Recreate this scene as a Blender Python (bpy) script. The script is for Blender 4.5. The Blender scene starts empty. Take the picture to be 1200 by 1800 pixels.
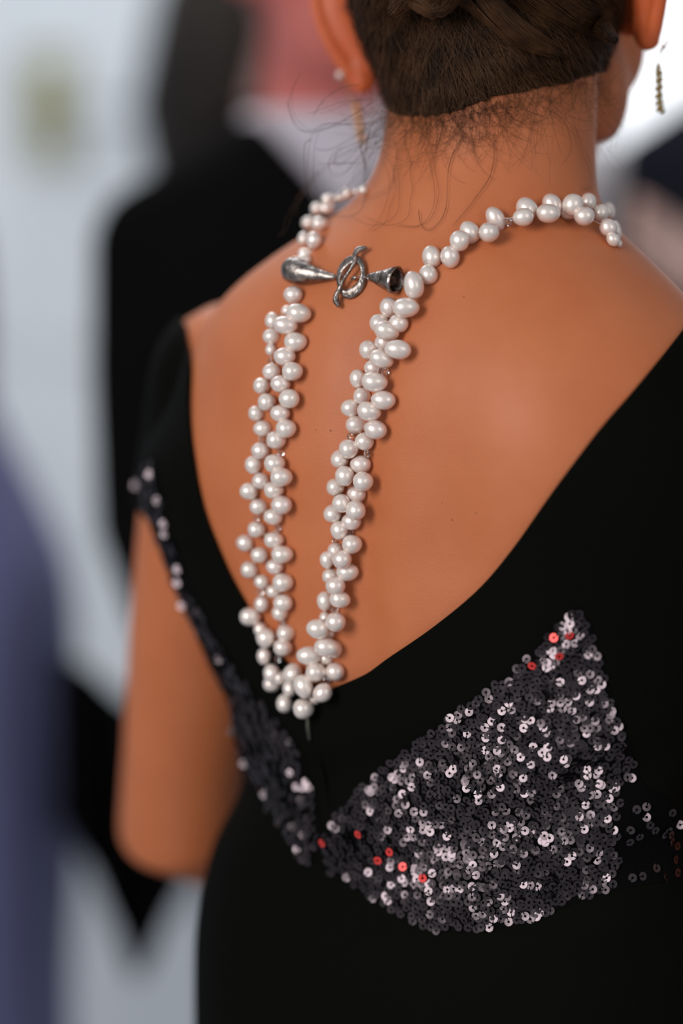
import bpy, bmesh, math, random
import numpy as np
from mathutils import Vector, Matrix, Quaternion
from mathutils.bvhtree import BVHTree

random.seed(7); RNG = np.random.default_rng(7)
S = bpy.context.scene
COL = S.collection
R = math.radians

# ------------------------------------------------------------------ camera
PITCH = R(8.0); FPX = 1.25 / 0.0003; ZC = 1.22
FW = Vector((0, math.cos(PITCH), -math.sin(PITCH)))
UP = Vector((0, math.sin(PITCH), math.cos(PITCH)))
RT = Vector((1, 0, 0))
CAM = Vector((0, 0, ZC)) - FW * 1.25
cd = bpy.data.cameras.new('camera'); cam = bpy.data.objects.new('camera', cd); COL.objects.link(cam)
cam.location = CAM; cam.rotation_euler = (R(90) - PITCH, 0, 0)
cd.sensor_fit = 'VERTICAL'; cd.sensor_height = 36; cd.sensor_width = 24
cd.lens = FPX / 1800 * 36
cd.clip_start = 0.05; cd.clip_end = 60
cd.dof.use_dof = True; cd.dof.focus_distance = 1.257; cd.dof.aperture_fstop = 1.4
cd.dof.aperture_blades = 0
S.camera = cam

def ray(px, py):
    return (FW + RT * ((px - 600) / FPX) + UP * ((900 - py) / FPX)).normalized()
def P(px, py, Y):
    d = ray(px, py); return CAM + d * ((Y - CAM.y) / d.y)
def px_of(p):
    v = Vector(p) - CAM; z = v.dot(FW)
    return 600 + FPX * v.dot(RT) / z, 900 - FPX * v.dot(UP) / z

# ------------------------------------------------------------------ world, light, exposure
w = bpy.data.worlds.new('world'); S.world = w; w.use_nodes = True
wb = w.node_tree.nodes['Background']
wb.inputs[0].default_value = (0.90, 0.94, 1.0, 1); wb.inputs[1].default_value = 0.32
def area(name, loc, target, sx, sy, power, col=(1, 1, 1)):
    l = bpy.data.lights.new(name, 'AREA'); l.shape = 'RECTANGLE'; l.size = sx; l.size_y = sy
    l.energy = power; l.color = col
    o = bpy.data.objects.new(name, l); COL.objects.link(o); o.location = loc
    o.rotation_euler = (Vector(target) - Vector(loc)).to_track_quat('-Z', 'Y').to_euler(); return o
area('window_light', (-1.9, -2.6, 2.15), (0, 0, 1.25), 1.1, 1.5, 80, (1.0, 0.97, 0.94))
area('window_light', (1.9, -2.6, 2.3), (0.1, 0, 1.25), 0.5, 1.6, 12, (1.0, 0.97, 0.94))
area('hall_light', (-0.6, 2.6, 4.2), (-0.3, 3.3, 1.2), 3.0, 2.0, 120, (0.92, 0.96, 1.0))
S.view_settings.view_transform = 'Standard'; S.view_settings.look = 'None'
S.view_settings.exposure = 0.0; S.view_settings.gamma = 1.0
S.view_settings.use_curve_mapping = False
S.cycles.use_denoising = True

# ------------------------------------------------------------------ materials
def srgb(r, g, b):
    f = lambda c: (c / 255 / 12.92) if c <= 10 else ((c / 255 + 0.055) / 1.055) ** 2.4
    return (f(r), f(g), f(b), 1)
def mat(name, col, rough=0.6, metal=0.0, var=None, vscale=30.0, bump=0.0, bscale=200.0, sss=0.0, **kw):
    m = bpy.data.materials.new(name); m.use_nodes = True
    nt = m.node_tree; b = nt.nodes['Principled BSDF']
    b.inputs['Base Color'].default_value = col; b.inputs['Roughness'].default_value = rough
    b.inputs['Metallic'].default_value = metal
    if sss:
        b.inputs['Subsurface Weight'].default_value = sss
        b.inputs['Subsurface Radius'].default_value = kw.pop('sss_radius', (1.0, 0.35, 0.15))
        b.inputs['Subsurface Scale'].default_value = kw.pop('sss_scale', 0.006)
    for k, v in kw.items():
        b.inputs[k.replace('_', ' ')].default_value = v
    tc = nt.nodes.new('ShaderNodeTexCoord')
    if var is not None:
        n = nt.nodes.new('ShaderNodeTexNoise'); n.inputs['Scale'].default_value = vscale; n.inputs['Detail'].default_value = 5
        nt.links.new(tc.outputs['Object'], n.inputs['Vector'])
        r = nt.nodes.new('ShaderNodeValToRGB'); r.color_ramp.elements[0].position = 0.32; r.color_ramp.elements[1].position = 0.68
        r.color_ramp.elements[0].color = col; r.color_ramp.elements[1].color = var
        nt.links.new(n.outputs['Fac'], r.inputs['Fac']); nt.links.new(r.outputs['Color'], b.inputs['Base Color'])
    if bump:
        n2 = nt.nodes.new('ShaderNodeTexNoise'); n2.inputs['Scale'].default_value = bscale; n2.inputs['Detail'].default_value = 3
        nt.links.new(tc.outputs['Object'], n2.inputs['Vector'])
        bp = nt.nodes.new('ShaderNodeBump'); bp.inputs['Strength'].default_value = bump; bp.inputs['Distance'].default_value = 0.001
        nt.links.new(n2.outputs['Fac'], bp.inputs['Height']); nt.links.new(bp.outputs['Normal'], b.inputs['Normal'])
    return m
M = {}
M['skin'] = mat('tanned_skin', (0.48, 0.140, 0.052, 1), 0.50, var=(0.52, 0.162, 0.064, 1), vscale=26, bump=0.22, bscale=900, sss=0.22)
M['skin'].node_tree.nodes['Principled BSDF'].inputs['Specular IOR Level'].default_value = 0.3
M['hair'] = mat('brown_hair', (0.030, 0.0125, 0.0050, 1), 0.45, var=(0.095, 0.043, 0.018, 1), vscale=90, Specular_IOR_Level=0.2)
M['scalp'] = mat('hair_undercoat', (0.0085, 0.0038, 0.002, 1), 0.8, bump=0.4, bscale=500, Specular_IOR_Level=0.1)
M['band'] = mat('black_crepe', (0.0028, 0.0031, 0.0022, 1), 0.75, bump=0.2, bscale=900, Specular_IOR_Level=0.03)
M['mesh_cloth'] = mat('black_mesh_cloth', (0.003, 0.003, 0.003, 1), 0.7, bump=0.5, bscale=700, Specular_IOR_Level=0.02)
M['velvet'] = mat('black_velvet', (0.0009, 0.0009, 0.0009, 1), 0.9, Specular_IOR_Level=0.0)
M['sequin'] = mat('gunmetal_sequin', (0.088, 0.072, 0.079, 1), 0.30, 1.0)
M['sequin_red_glint'] = mat('red_glint_sequin', (0.75, 0.05, 0.045, 1), 0.4, 0.3)  # red reflection put into the base colour of a gunmetal sequin
M['silver'] = mat('aged_silver', (0.10, 0.085, 0.075, 1), 0.33, 1.0, var=(0.50, 0.44, 0.41, 1), vscale=260, bump=0.6, bscale=420)
M['gold'] = mat('gold_filigree', (0.85, 0.47, 0.13, 1), 0.4, 0.75, var=(0.62, 0.27, 0.07, 1), vscale=900)
M['gold_dark'] = mat('dull_gold', (0.48, 0.33, 0.10, 1), 0.4, 0.8, var=(0.18, 0.11, 0.03, 1), vscale=900)
M['crystal'] = mat('clear_crystal', (1, 1, 1, 1), 0.02, Transmission_Weight=1.0, IOR=1.6)
M['thread'] = mat('silk_thread', (0.62, 0.5, 0.42, 1), 0.7)
def pearl_mat(name, a, b_):
    m = mat(name, a, 0.34, metal=0.42, var=b_, vscale=180, bump=0.05, bscale=500)
    p = m.node_tree.nodes['Principled BSDF']
    p.inputs['Coat Weight'].default_value = 0.6; p.inputs['Coat Roughness'].default_value = 0.2
    p.inputs['Specular IOR Level'].default_value = 0.6
    return m
M['pearl'] = [pearl_mat('white_pearl', (0.84, 0.73, 0.66, 1), (0.88, 0.79, 0.74, 1)),
              pearl_mat('cream_pearl', (0.84, 0.71, 0.59, 1), (0.88, 0.78, 0.68, 1)),
              pearl_mat('rosy_pearl', (0.82, 0.68, 0.63, 1), (0.86, 0.76, 0.71, 1))]

# ------------------------------------------------------------------ helpers
def link(name, me, m=None, parent=None):
    o = bpy.data.objects.new(name, me); COL.objects.link(o)
    if m is not None and me is not None and not me.materials: me.materials.append(m)
    if parent is not None: o.parent = parent
    return o
def empty(name, loc, label, cat, group=None):
    o = bpy.data.objects.new(name, None); COL.objects.link(o); o.location = loc; o.empty_display_size = 0.05
    o['label'] = label; o['category'] = cat
    if group: o['group'] = group
    return o
def child(name, me, m, parent):
    """a mesh given in world coordinates, hung under a parent Empty that only carries a location"""
    o = link(name, me, m)
    o.parent = parent
    if parent.type == 'EMPTY': o.matrix_parent_inverse = Matrix.Translation(-parent.location)
    return o
def mesh(verts, faces, smooth=True):
    me = bpy.data.meshes.new('m'); me.from_pydata([tuple(v) for v in verts], [], [tuple(f) for f in faces])
    if smooth: me.polygons.foreach_set('use_smooth', [True] * len(me.polygons))
    me.update(); return me
class MB:
    def __init__(s): s.v = []; s.f = []
    def add(s, v, f):
        n = len(s.v); s.v += [Vector(x) for x in v]; s.f += [tuple(i + n for i in q) for q in f]
    def rings(s, rings, cap=True):
        n = len(rings[0]); v = [p for r_ in rings for p in r_]; f = []
        for i in range(len(rings) - 1):
            for j in range(n):
                k = (j + 1) % n
                f.append((i * n + j, i * n + k, (i + 1) * n + k, (i + 1) * n + j))
        if cap:
            f.append(tuple(reversed(range(n)))); f.append(tuple((len(rings) - 1) * n + j for j in range(n)))
        s.add(v, f)
    def tube(s, pts, rads, n=16, round_end=True, flat=1.0, flat_dir=None):
        pts = [Vector(p) for p in pts]; P_, R_ = [], []
        if round_end:
            d = (pts[1] - pts[0]).normalized(); r = rads[0]
            for a in (85, 60, 35, 15): P_.append(pts[0] - d * r * math.sin(R(a))); R_.append(r * math.cos(R(a)))
        P_ += pts; R_ += list(rads)
        if round_end:
            d = (pts[-1] - pts[-2]).normalized(); r = rads[-1]
            for a in (15, 35, 60, 85): P_.append(pts[-1] + d * r * math.sin(R(a))); R_.append(r * math.cos(R(a)))
        prev = None; rg = []
        for i, p in enumerate(P_):
            t = (P_[min(i + 1, len(P_) - 1)] - P_[max(i - 1, 0)])
            if t.length < 1e-9: t = Vector((0, 0, 1))
            t.normalize()
            if prev is None:
                h = flat_dir if flat_dir is not None else (Vector((1, 0, 0)) if abs(t.x) < .8 else Vector((0, 1, 0)))
                u = (h - t * h.dot(t)).normalized()
            else: u = (prev - t * prev.dot(t)).normalized()
            prev = u; v = t.cross(u)
            rg.append([p + (u * math.cos(a) * flat + v * math.sin(a)) * R_[i] for a in [2 * math.pi * k / n for k in range(n)]])
        s.rings(rg)
    def ell(s, c, rx, ry, rz, rot=None, n=24, m=16):
        c = Vector(c); v = []; f = []
        for i in range(1, m):
            th = math.pi * i / m
            for j in range(n):
                a = 2 * math.pi * j / n
                v.append(Vector((rx * math.sin(th) * math.cos(a), ry * math.sin(th) * math.sin(a), rz * math.cos(th))))
        v.append(Vector((0, 0, rz))); v.append(Vector((0, 0, -rz)))
        for i in range(m - 2):
            for j in range(n):
                k = (j + 1) % n; f.append((i * n + j, (i + 1) * n + j, (i + 1) * n + k, i * n + k))
        t = len(v) - 2; b = t + 1
        for j in range(n):
            k = (j + 1) % n; f.append((t, j, k)); f.append((b, (m - 2) * n + k, (m - 2) * n + j))
        if rot is not None: v = [rot @ x for x in v]
        s.add([c + x for x in v], f)
    def mesh(s, smooth=True): return mesh(s.v, s.f, smooth)
def remesh(mb, voxel, smooth_it=8, smooth_f=0.5):
    """union of overlapping closed shapes into one continuous skin"""
    me = mb.mesh(); o = bpy.data.objects.new('tmp', me); COL.objects.link(o)
    r = o.modifiers.new('r', 'REMESH'); r.mode = 'VOXEL'; r.voxel_size = voxel; r.use_smooth_shade = True
    if smooth_it:
        sm = o.modifiers.new('s', 'SMOOTH'); sm.iterations = smooth_it; sm.factor = smooth_f
    dg = bpy.context.evaluated_depsgraph_get(); dg.update()
    out = bpy.data.meshes.new_from_object(o.evaluated_get(dg))
    bpy.data.objects.remove(o); bpy.data.meshes.remove(me)
    out.polygons.foreach_set('use_smooth', [True] * len(out.polygons))
    return out
def arrays(me):
    n = len(me.vertices); v = np.empty(n * 3, np.float32); me.vertices.foreach_get('co', v)
    me.calc_loop_triangles(); t = np.empty(len(me.loop_triangles) * 3, np.int32); me.loop_triangles.foreach_get('vertices', t)
    return v.reshape(-1, 3), t.reshape(-1, 3)
def clip(v, tri, f):
    """the part of a triangle mesh where f > 0, cut cleanly along f = 0"""
    f = np.where(np.abs(f) < 1e-9, 1e-9, f); pos = f > 0
    k = pos[tri].sum(1); keep = tri[k == 3]; faces = [tuple(x) for x in keep]
    nv = [v]; cnt = len(v); cache = {}; extra = []
    def cut(a, b):
        nonlocal cnt
        key = (a, b) if a < b else (b, a)
        if key not in cache:
            t = f[a] / (f[a] - f[b]); extra.append(v[a] * (1 - t) + v[b] * t); cache[key] = cnt; cnt += 1
        return cache[key]
    for t in tri[(k == 1) | (k == 2)]:
        poly = []
        for i in range(3):
            a, b = int(t[i]), int(t[(i + 1) % 3])
            if pos[a]: poly.append(a)
            if pos[a] != pos[b]: poly.append(cut(a, b))
        faces.append(tuple(poly))
    V = np.vstack([v] + ([np.array(extra)] if extra else []))
    used = np.zeros(len(V), bool)
    for q in faces: used[list(q)] = True
    idx = np.cumsum(used) - 1
    return V[used], [tuple(int(idx[i]) for i in q) for q in faces]
def smoothstep(a, b, x):
    t = np.clip((x - a) / (b - a), 0, 1); return t * t * (3 - 2 * t)
def poly_sd(px, py, poly):
    """signed distance to a polygon, positive outside"""
    poly = np.array(poly, float); d = np.full(px.shape, 1e9); inside = np.zeros(px.shape, bool)
    for i in range(len(poly)):
        a, b = poly[i], poly[(i + 1) % len(poly)]
        e = b - a; wx, wy = px - a[0], py - a[1]
        t = np.clip((wx * e[0] + wy * e[1]) / (e @ e), 0, 1)
        d = np.minimum(d, np.hypot(wx - e[0] * t, wy - e[1] * t))
        c = ((a[1] > py) != (b[1] > py)) & (px < (b[0] - a[0]) * (py - a[1]) / ((b[1] - a[1]) if b[1] != a[1] else 1e-9) + a[0])
        inside ^= c
    return np.where(inside, -d, d)
def project(v):
    v = v - np.array(CAM); z = v @ np.array(FW)
    return 600 + FPX * (v @ np.array(RT)) / z, 900 - FPX * (v @ np.array(UP)) / z
def spline(pts, n):
    """Catmull-Rom through points (any dimension)"""
    p = np.array(pts, float); p = np.vstack([2 * p[0] - p[1], p, 2 * p[-1] - p[-2]]); out = []
    m = len(p) - 3
    for t in np.linspace(0, m - 1e-6, n):
        i = int(t); u = t - i; a, b, c, d = p[i:i + 4]
        out.append(0.5 * (2 * b + (c - a) * u + (2 * a - 5 * b + 4 * c - d) * u * u + (3 * b - a - 3 * c + d) * u ** 3))
    return np.array(out)

# ------------------------------------------------------------------ the setting
def slab(name, x0, x1, y0, y1, z0, z1, m, parent=None, bev=0.0):
    bm = bmesh.new(); bmesh.ops.create_cube(bm, size=1)
    for v in bm.verts: v.co = Vector(((x0 + x1) / 2 + v.co.x * (x1 - x0), (y0 + y1) / 2 + v.co.y * (y1 - y0), (z0 + z1) / 2 + v.co.z * (z1 - z0)))
    if bev: bmesh.ops.bevel(bm, geom=bm.edges[:], offset=bev, segments=2, affect='EDGES')
    me = bpy.data.meshes.new(name); bm.to_mesh(me); bm.free()
    return link(name, me, m, parent)
WY = 3.6
M['wall'] = mat('pale_blue_wall', srgb(208, 217, 222), 0.8, var=srgb(216, 222, 226), vscale=2, bump=0.2, bscale=120)
M['door'] = mat('white_door_paint', srgb(222, 226, 230), 0.5, var=srgb(214, 220, 226), vscale=3)
M['floor'] = mat('light_grey_floor', srgb(150, 152, 158), 0.6, var=srgb(140, 143, 148), vscale=5)
M['brass'] = mat('olive_brass', srgb(128, 120, 10), 0.55, 0.1)
M['steel'] = mat('grey_steel', srgb(150, 152, 158), 0.4, 0.6)
floor = slab('floor', -5, 5, -4, 6, -0.05, 0, M['floor']); floor['kind'] = 'structure'
# back wall with openings for the door (left) and the window (right)
def wall_piece():
    bm = bmesh.new()
    def q(x0, x1, z0, z1):
        r_ = bmesh.ops.create_cube(bm, size=1)
        for v in r_['verts']: v.co = Vector(((x0 + x1) / 2 + v.co.x * (x1 - x0), WY + 0.1 + v.co.y * 0.2, (z0 + z1) / 2 + v.co.z * (z1 - z0)))
    WX0, WX1, WZ0, WZ1 = 0.48, 1.9, 1.36, 2.6
    q(-5, WX0, 0, 3.0); q(WX1, 5, 0, 3.0); q(WX0, WX1, 0, WZ0); q(WX0, WX1, WZ1, 3.0)
    me = bpy.data.meshes.new('wall_back'); bm.to_mesh(me); bm.free(); return me
wb_ = link('wall_back', wall_piece(), M['wall']); wb_['kind'] = 'structure'
bb = slab('baseboard_back', -5, 5, WY - 0.02, WY + 0.005, 0, 0.12, M['door']); bb['kind'] = 'structure'
# door on the left
d1 = slab('door_1', -0.96, -0.26, WY - 0.05, WY + 0.003, 0.005, 2.05, M['door'], bev=0.003); d1['kind'] = 'structure'
for (x0, x1, z0, z1) in ((-0.88, -0.66, 1.05, 1.95), (-0.56, -0.34, 1.05, 1.95), (-0.88, -0.66, 0.15, 0.9), (-0.56, -0.34, 0.15, 0.9)):
    p_ = slab('panel', x0, x1, WY - 0.062, WY - 0.045, z0, z1, M['door'], d1, bev=0.006)
hp = P(90, 190, WY - 0.06)
pl = slab('handle_plate', hp.x - 0.048, hp.x + 0.048, WY - 0.066, WY - 0.048, hp.z - 0.10, hp.z + 0.10, M['brass'], d1, bev=0.004)
mb = MB(); mb.tube([(hp.x, WY - .05, hp.z), (hp.x, WY - .11, hp.z), (hp.x + .02, WY - .115, hp.z), (hp.x + 0.17, WY - .115, hp.z - .01)], [.014, .014, .014, .012], 12)
link('handle', mb.mesh(), M['steel'], d1)
# window on the right
M['pane'] = mat('frosted_daylight_pane', (1, 1, 1, 1), 0.4, Emission_Color=(0.93, 0.96, 1, 1), Emission_Strength=0.95)
win = slab('window_1', 0.48, 1.9, WY + 0.06, WY + 0.12, 1.36, 1.42, M['door']); win['kind'] = 'structure'
slab('frame', 0.48, 1.9, WY + .06, WY + .12, 2.54, 2.6, M['door'], win)
for x in (0.48, 1.155, 1.85): slab('frame', x, x + 0.05, WY + .06, WY + .12, 1.42, 2.54, M['door'], win)
slab('sill', 0.45, 1.93, WY - 0.08, WY + 0.06, 1.33, 1.36, M['door'], win)
for x in (0.53, 1.205): slab('pane', x, x + 0.625 if x < 1 else x + .645, WY + .085, WY + .095, 1.42, 2.54, M['pane'], win)

# ------------------------------------------------------------------ the woman: body frame
YAW = R(33); OX, OY = 0.075, 0.095
LX = Vector((math.cos(YAW), -math.sin(YAW), 0)); FX = Vector((math.sin(YAW), math.cos(YAW), 0))
def B(l, f, z): return Vector((OX, OY, 0)) + LX * l + FX * f + Vector((0, 0, z))
def local(v):
    d = v - np.array([OX, OY, 0]); return d @ np.array(LX), d @ np.array(FX), v[:, 2]
#            z     cl      cf     w      d_back d_front  n
TORSO = [(0.80, -0.008, 0.015, 0.170, 0.125, 0.120, 2.2),
         (0.90, -0.008, 0.012, 0.170, 0.122, 0.115, 2.2),
         (0.955, -0.008, 0.008, 0.168, 0.112, 0.110, 2.2),
         (1.00, -0.005, 0.004, 0.158, 0.098, 0.106, 2.2),
         (1.04, 0.000, 0.000, 0.141, 0.092, 0.106, 2.2),
         (1.075, 0.000, 0.000, 0.147, 0.092, 0.110, 2.2),
         (1.12, -0.008, 0.000, 0.162, 0.095, 0.120, 2.2),
         (1.165, -0.017, 0.000, 0.178, 0.100, 0.125, 2.2),
         (1.22, -0.021, 0.000, 0.195, 0.103, 0.115, 2.2),
         (1.26, -0.010, 0.000, 0.182, 0.102, 0.100, 2.2),
         (1.29, -0.011, 0.000, 0.168, 0.099, 0.088, 2.2),
         (1.31, -0.014, 0.001, 0.157, 0.095, 0.078, 2.2),
         (1.332, -0.015, 0.003, 0.137, 0.088, 0.068, 2.15),
         (1.35, -0.013, 0.005, 0.114, 0.081, 0.060, 2.1),
         (1.367, -0.010, 0.008, 0.090, 0.073, 0.055, 2.0),
         (1.382, -0.005, 0.011, 0.072, 0.067, 0.053, 2.0),
         (1.40, -0.001, 0.014, 0.063, 0.062, 0.052, 2.0),
         (1.43, 0.000, 0.018, 0.060, 0.059, 0.052, 2.0),
         (1.47, -0.001, 0.024, 0.059, 0.058, 0.052, 2.0),
         (1.51, -0.003, 0.032, 0.058, 0.058, 0.052, 2.0),
         (1.55, -0.005, 0.040, 0.056, 0.058, 0.052, 2.0)]
def torso_rings(sections, infl=0.0, n=64, m=48):
    s = spline(sections, m); out = []
    for z, cl, cf, wd, db, df, ex in s:
        ring = []
        for k in range(n):
            a = 2 * math.pi * k / n; c, sn = math.cos(a), math.sin(a)
            x = math.copysign(abs(c) ** (2 / ex), c) * (wd + infl)
            y = math.copysign(abs(sn) ** (2 / ex), sn); y *= (df if y > 0 else db) + infl
            ring.append(B(cl + x, cf + y, z))
        out.append(ring)
    return out
# arm joints
SHL = B(-0.168, 0.005, 1.272); SHR = B(0.158, 0.005, 1.262)
ELL = P(320, 1436, 0.29); WRL = P(640, 1480, 0.42)
ELR = B(0.235, 0.04, 1.03); WRR = B(0.07, 0.24, 1.04)
def lerp(a, b, t): return a + (b - a) * t
def arm_pts(sh, el, wr):
    return ([sh, lerp(sh, el, .25), lerp(sh, el, .55), lerp(sh, el, .85), el, lerp(el, wr, .2), lerp(el, wr, .5), wr],
            [.050, .051, .049, .044, .0445, .046, .039, .026])
# head frame
HC = P(862, -35, OY + 0.055)
HYAW, HROLL = R(24), R(7)
hl = Vector((math.cos(HYAW), -math.sin(HYAW), 0)); hf = Vector((math.sin(HYAW), math.cos(HYAW), 0))
hq = Quaternion(hf, HROLL * -1)
HL = hq @ hl; HF = hf; HU = hq @ Vector((0, 0, 1))
HR = Matrix((HL, HF, HU)).transposed()
def H(l, f, u): return HC + HL * l + HF * f + HU * u

body = MB()
body.rings(torso_rings(TORSO))
for sh, el, wr in ((SHL, ELL, WRL), (SHR, ELR, WRR)):
    p_, r_ = arm_pts(sh, el, wr); body.tube(p_, r_, 28)
    d = (wr - el).normalized(); up_ = Vector((0, 0, 1)); side = d.cross(up_).normalized(); up_ = side.cross(d)
    pc = wr + d * .045
    body.ell(pc, .050, .040, .016, Matrix((d, up_, side)).transposed(), 18, 12)
    for i, L in enumerate((.060, .070, .066, .052)):
        o_ = pc + d * .040 + up_ * (.027 - i * .018)
        body.tube([o_ - d * .01, o_ + d * L * .5, o_ + d * L * .8 + side * .012 * (1 if sh is SHL else -1), o_ + d * L * .95 + side * .026 * (1 if sh is SHL else -1)], [.0085, .008, .0075, .0065], 10)
    o_ = pc + up_ * .028 - d * .012
    body.tube([o_, o_ + up_ * .025 + d * .02, o_ + up_ * .035 + d * .045], [.011, .0095, .008], 10)
# head
body.ell(H(0, 0, .02), .077, .095, .100, HR, 36, 26)
body.ell(H(0, .035, -.045), .060, .062, .070, HR, 30, 20)
body.ell(H(0, .062, -.092), .036, .030, .024, HR)
for s_ in (-1, 1):
    body.ell(H(s_ * .047, .022, -.062), .021, .035, .038, HR, 18, 12); body.ell(H(s_ * .048, .052, -.035), .024, .032, .040, HR, 18, 12)
    body.ell(H(s_ * .032, .075, -.02), .020, .016, .016, HR, 14, 10)
body.ell(H(0, .102, -.038), .012, .016, .012, HR, 14, 10); body.tube([H(0, .092, .012), H(0, .104, -.035)], [.008, .010], 10)
body.ell(H(0, .092, -.068), .022, .009, .006, HR, 14, 10); body.ell(H(0, .090, -.078), .020, .009, .006, HR, 14, 10)
body.tube([B(-.003, .030, 1.50), lerp(B(-.003, .030, 1.50), H(0, .0, -.04), .6), H(0, .0, -.02)], [.054, .054, .052], 28)
skin_me = remesh(body, 0.0030, 14, 0.5)
# shoulder blades, spine furrow, softness of the back
v, t = arrays(skin_me); l, f, z = local(v)
nrm = np.empty(len(v) * 3, np.float32); skin_me.vertices.foreach_get('normal', nrm); nrm = nrm.reshape(-1, 3)
back = smoothstep(-0.02, -0.06, f)
g = lambda cl, cz, sl, sz: np.exp(-((l - cl) / sl) ** 2 - ((z - cz) / sz) ** 2)
dis = back * (0.0062 * g(.082, 1.262, .038, .055) + 0.0065 * g(-.090, 1.262, .038, .055)
              - 0.0055 * np.exp(-((l + .012) / .016) ** 2) * smoothstep(1.05, 1.15, z) * smoothstep(1.37, 1.30, z)
              - 0.003 * g(.045, 1.20, .02, .05) - 0.003 * g(-.06, 1.20, .02, .05) + 0.004 * g(.0, 1.385, .03, .02))
v2 = v + nrm * dis[:, None]
skin_me.vertices.foreach_set('co', v2.astype(np.float32).ravel()); skin_me.update()

woman = empty('person', B(0, 0, 0), 'woman seen from behind in a low-backed black sequinned gown with pinned-up brown hair', 'person')
child('body', skin_me, M['skin'], woman)

# ears, built apart from the head mesh at finer detail
def ear(side):
    e = MB(); c = H(side * (.079 if side < 0 else .083), .004, -.012)
    out = (HL * side * math.cos(R(38)) - HF * math.sin(R(38))).normalized()   # away from the head, tilted back
    fr = (HF * math.cos(R(38)) + HL * side * math.sin(R(38))).normalized()
    upv = HU
    # helix as a curve in the (out, up) plane
    hel = [(.002, .020), (.010, .032), (.022, .036), (.030, .026), (.031, .010), (.027, -.006), (.020, -.020), (.014, -.030), (.008, -.036), (.001, -.030)]
    s = spline(hel, 30); pts = [c + out * a + upv * b for a, b in s]
    e.tube(pts, [.0036] * 14 + list(np.linspace(.0038, .0055, 12)) + [.0058, .0056, .005, .0045], 12)
    inner = [c + out * .002 + upv * b for a, b in s]
    # conch: shell between root and helix
    v_ = []; n_ = 10
    for thick in (1, -1):
        for i, (a, b) in enumerate(s):
            for j in range(n_ + 1):
                t_ = j / n_; bowl = -.006 * math.sin(math.pi * t_)
                v_.append(c + out * (a * t_ - .003 * (1 - t_)) + upv * (b * (.55 + .45 * t_)) + fr * (bowl + thick * .0016))
    m_ = len(s); K = n_ + 1; F_ = []
    for i in range(m_ - 1):
        for j in range(n_):
            a_ = i * K + j; F_.append((a_, a_ + 1, a_ + K + 1, a_ + K)); o2 = m_ * K
            F_.append((o2 + a_, o2 + a_ + K, o2 + a_ + K + 1, o2 + a_ + 1))
    o2 = m_ * K
    for j in range(n_): F_.append((j, o2 + j, o2 + j + 1, j + 1)); q = (m_ - 1) * K; F_.append((q + j, q + j + 1, o2 + q + j + 1, o2 + q + j))
    for i in range(m_ - 1):
        F_.append((i * K, (i + 1) * K, o2 + (i + 1) * K, o2 + i * K)); F_.append((i * K + n_, o2 + i * K + n_, o2 + (i + 1) * K + n_, (i + 1) * K + n_))
    e.add(v_, F_)
    e.tube([c + out * .010 + upv * -.024, c + out * .009 + upv * -.035], [.0066, .0064], 12, flat=1.0)
    e.tube([c - out * .012 + upv * .012, c + upv * .008, c + upv * -.016, c - out * .008 + upv * -.024], [.008, .008, .007, .007], 12)
    me = remesh(e, .0011, 6, .5)
    child('ear', me, M['ear'], woman)
    return c + out * .009 + upv * -.034
M['ear'] = mat('ear_skin', (0.56, 0.105, 0.028, 1), 0.5, var=(0.60, 0.135, 0.04, 1), vscale=60, sss=0.5, sss_scale=0.006)
lobeL = ear(-1); lobeR = ear(1)

# ------------------------------------------------------------------ gown
gb = MB(); TI = 0.0035
top = [tuple(s) for s in TORSO[:15]]
gb = MB(); gb.rings(torso_rings(top, TI))
for sh, el, r_, te in ((SHL, ELL, .0535, .26), (SHR, ELR, .054, .30)):
    gb.tube([sh, lerp(sh, el, .25), lerp(sh, el, te)], [r_, r_ + .002, .056], 28, round_end=True)
gown_me = remesh(gb, 0.0030, 14, 0.5)
v, t = arrays(gown_me); l, f, z = local(v)
nrm = np.empty(len(v) * 3, np.float32); gown_me.vertices.foreach_get('normal', nrm); nrm = nrm.reshape(-1, 3)
back = smoothstep(-0.02, -0.06, f)
dis = back * (0.0062 * g(.082, 1.262, .038, .055) + 0.0065 * g(-.090, 1.262, .038, .055) + 0.0)
# drapery folds running down from the right side to the waist
px_, py_ = project(v)
u_ = (px_ - 600) * 0.33 + (py_ - 1400) * 1.0
fold = np.sin(u_ / 30.0 + 0.8 * np.sin(px_ / 140.0)) * smoothstep(1.13, 1.08, z) * smoothstep(0.97, 1.03, z)
dis += back * 0.0022 * fold
v = (v + nrm * dis[:, None])
px_, py_ = project(v); l, f, z = local(v)
NECK = [(575, 1214), (640, 1186), (680, 1158), (760, 1103), (840, 1036), (900, 965), (960, 880), (1010, 812), (1060, 747), (1110, 690), (1160, 630), (1200, 580), (1300, 450), (1400, 250),
        (1400, -900), (200, -900), (200, 300), (325, 575), (330, 640), (329, 720), (336, 800), (350, 880), (370, 940), (400, 1010), (430, 1065), (455, 1110), (500, 1165), (540, 1200)]
NECK = [tuple(q) for q in spline(NECK[:12], 60)] + NECK[12:17] + [tuple(q) for q in spline(NECK[17:], 50)]
fb = poly_sd(px_, py_, NECK) * 0.0003
ff = np.maximum(1.27 - z, np.abs(l) - 0.135) 
fn = np.where(f < 0.015, fb, np.where(f < 0.03, np.maximum(fb, ff), ff))
fs = np.full(len(v), 1.0)
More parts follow.
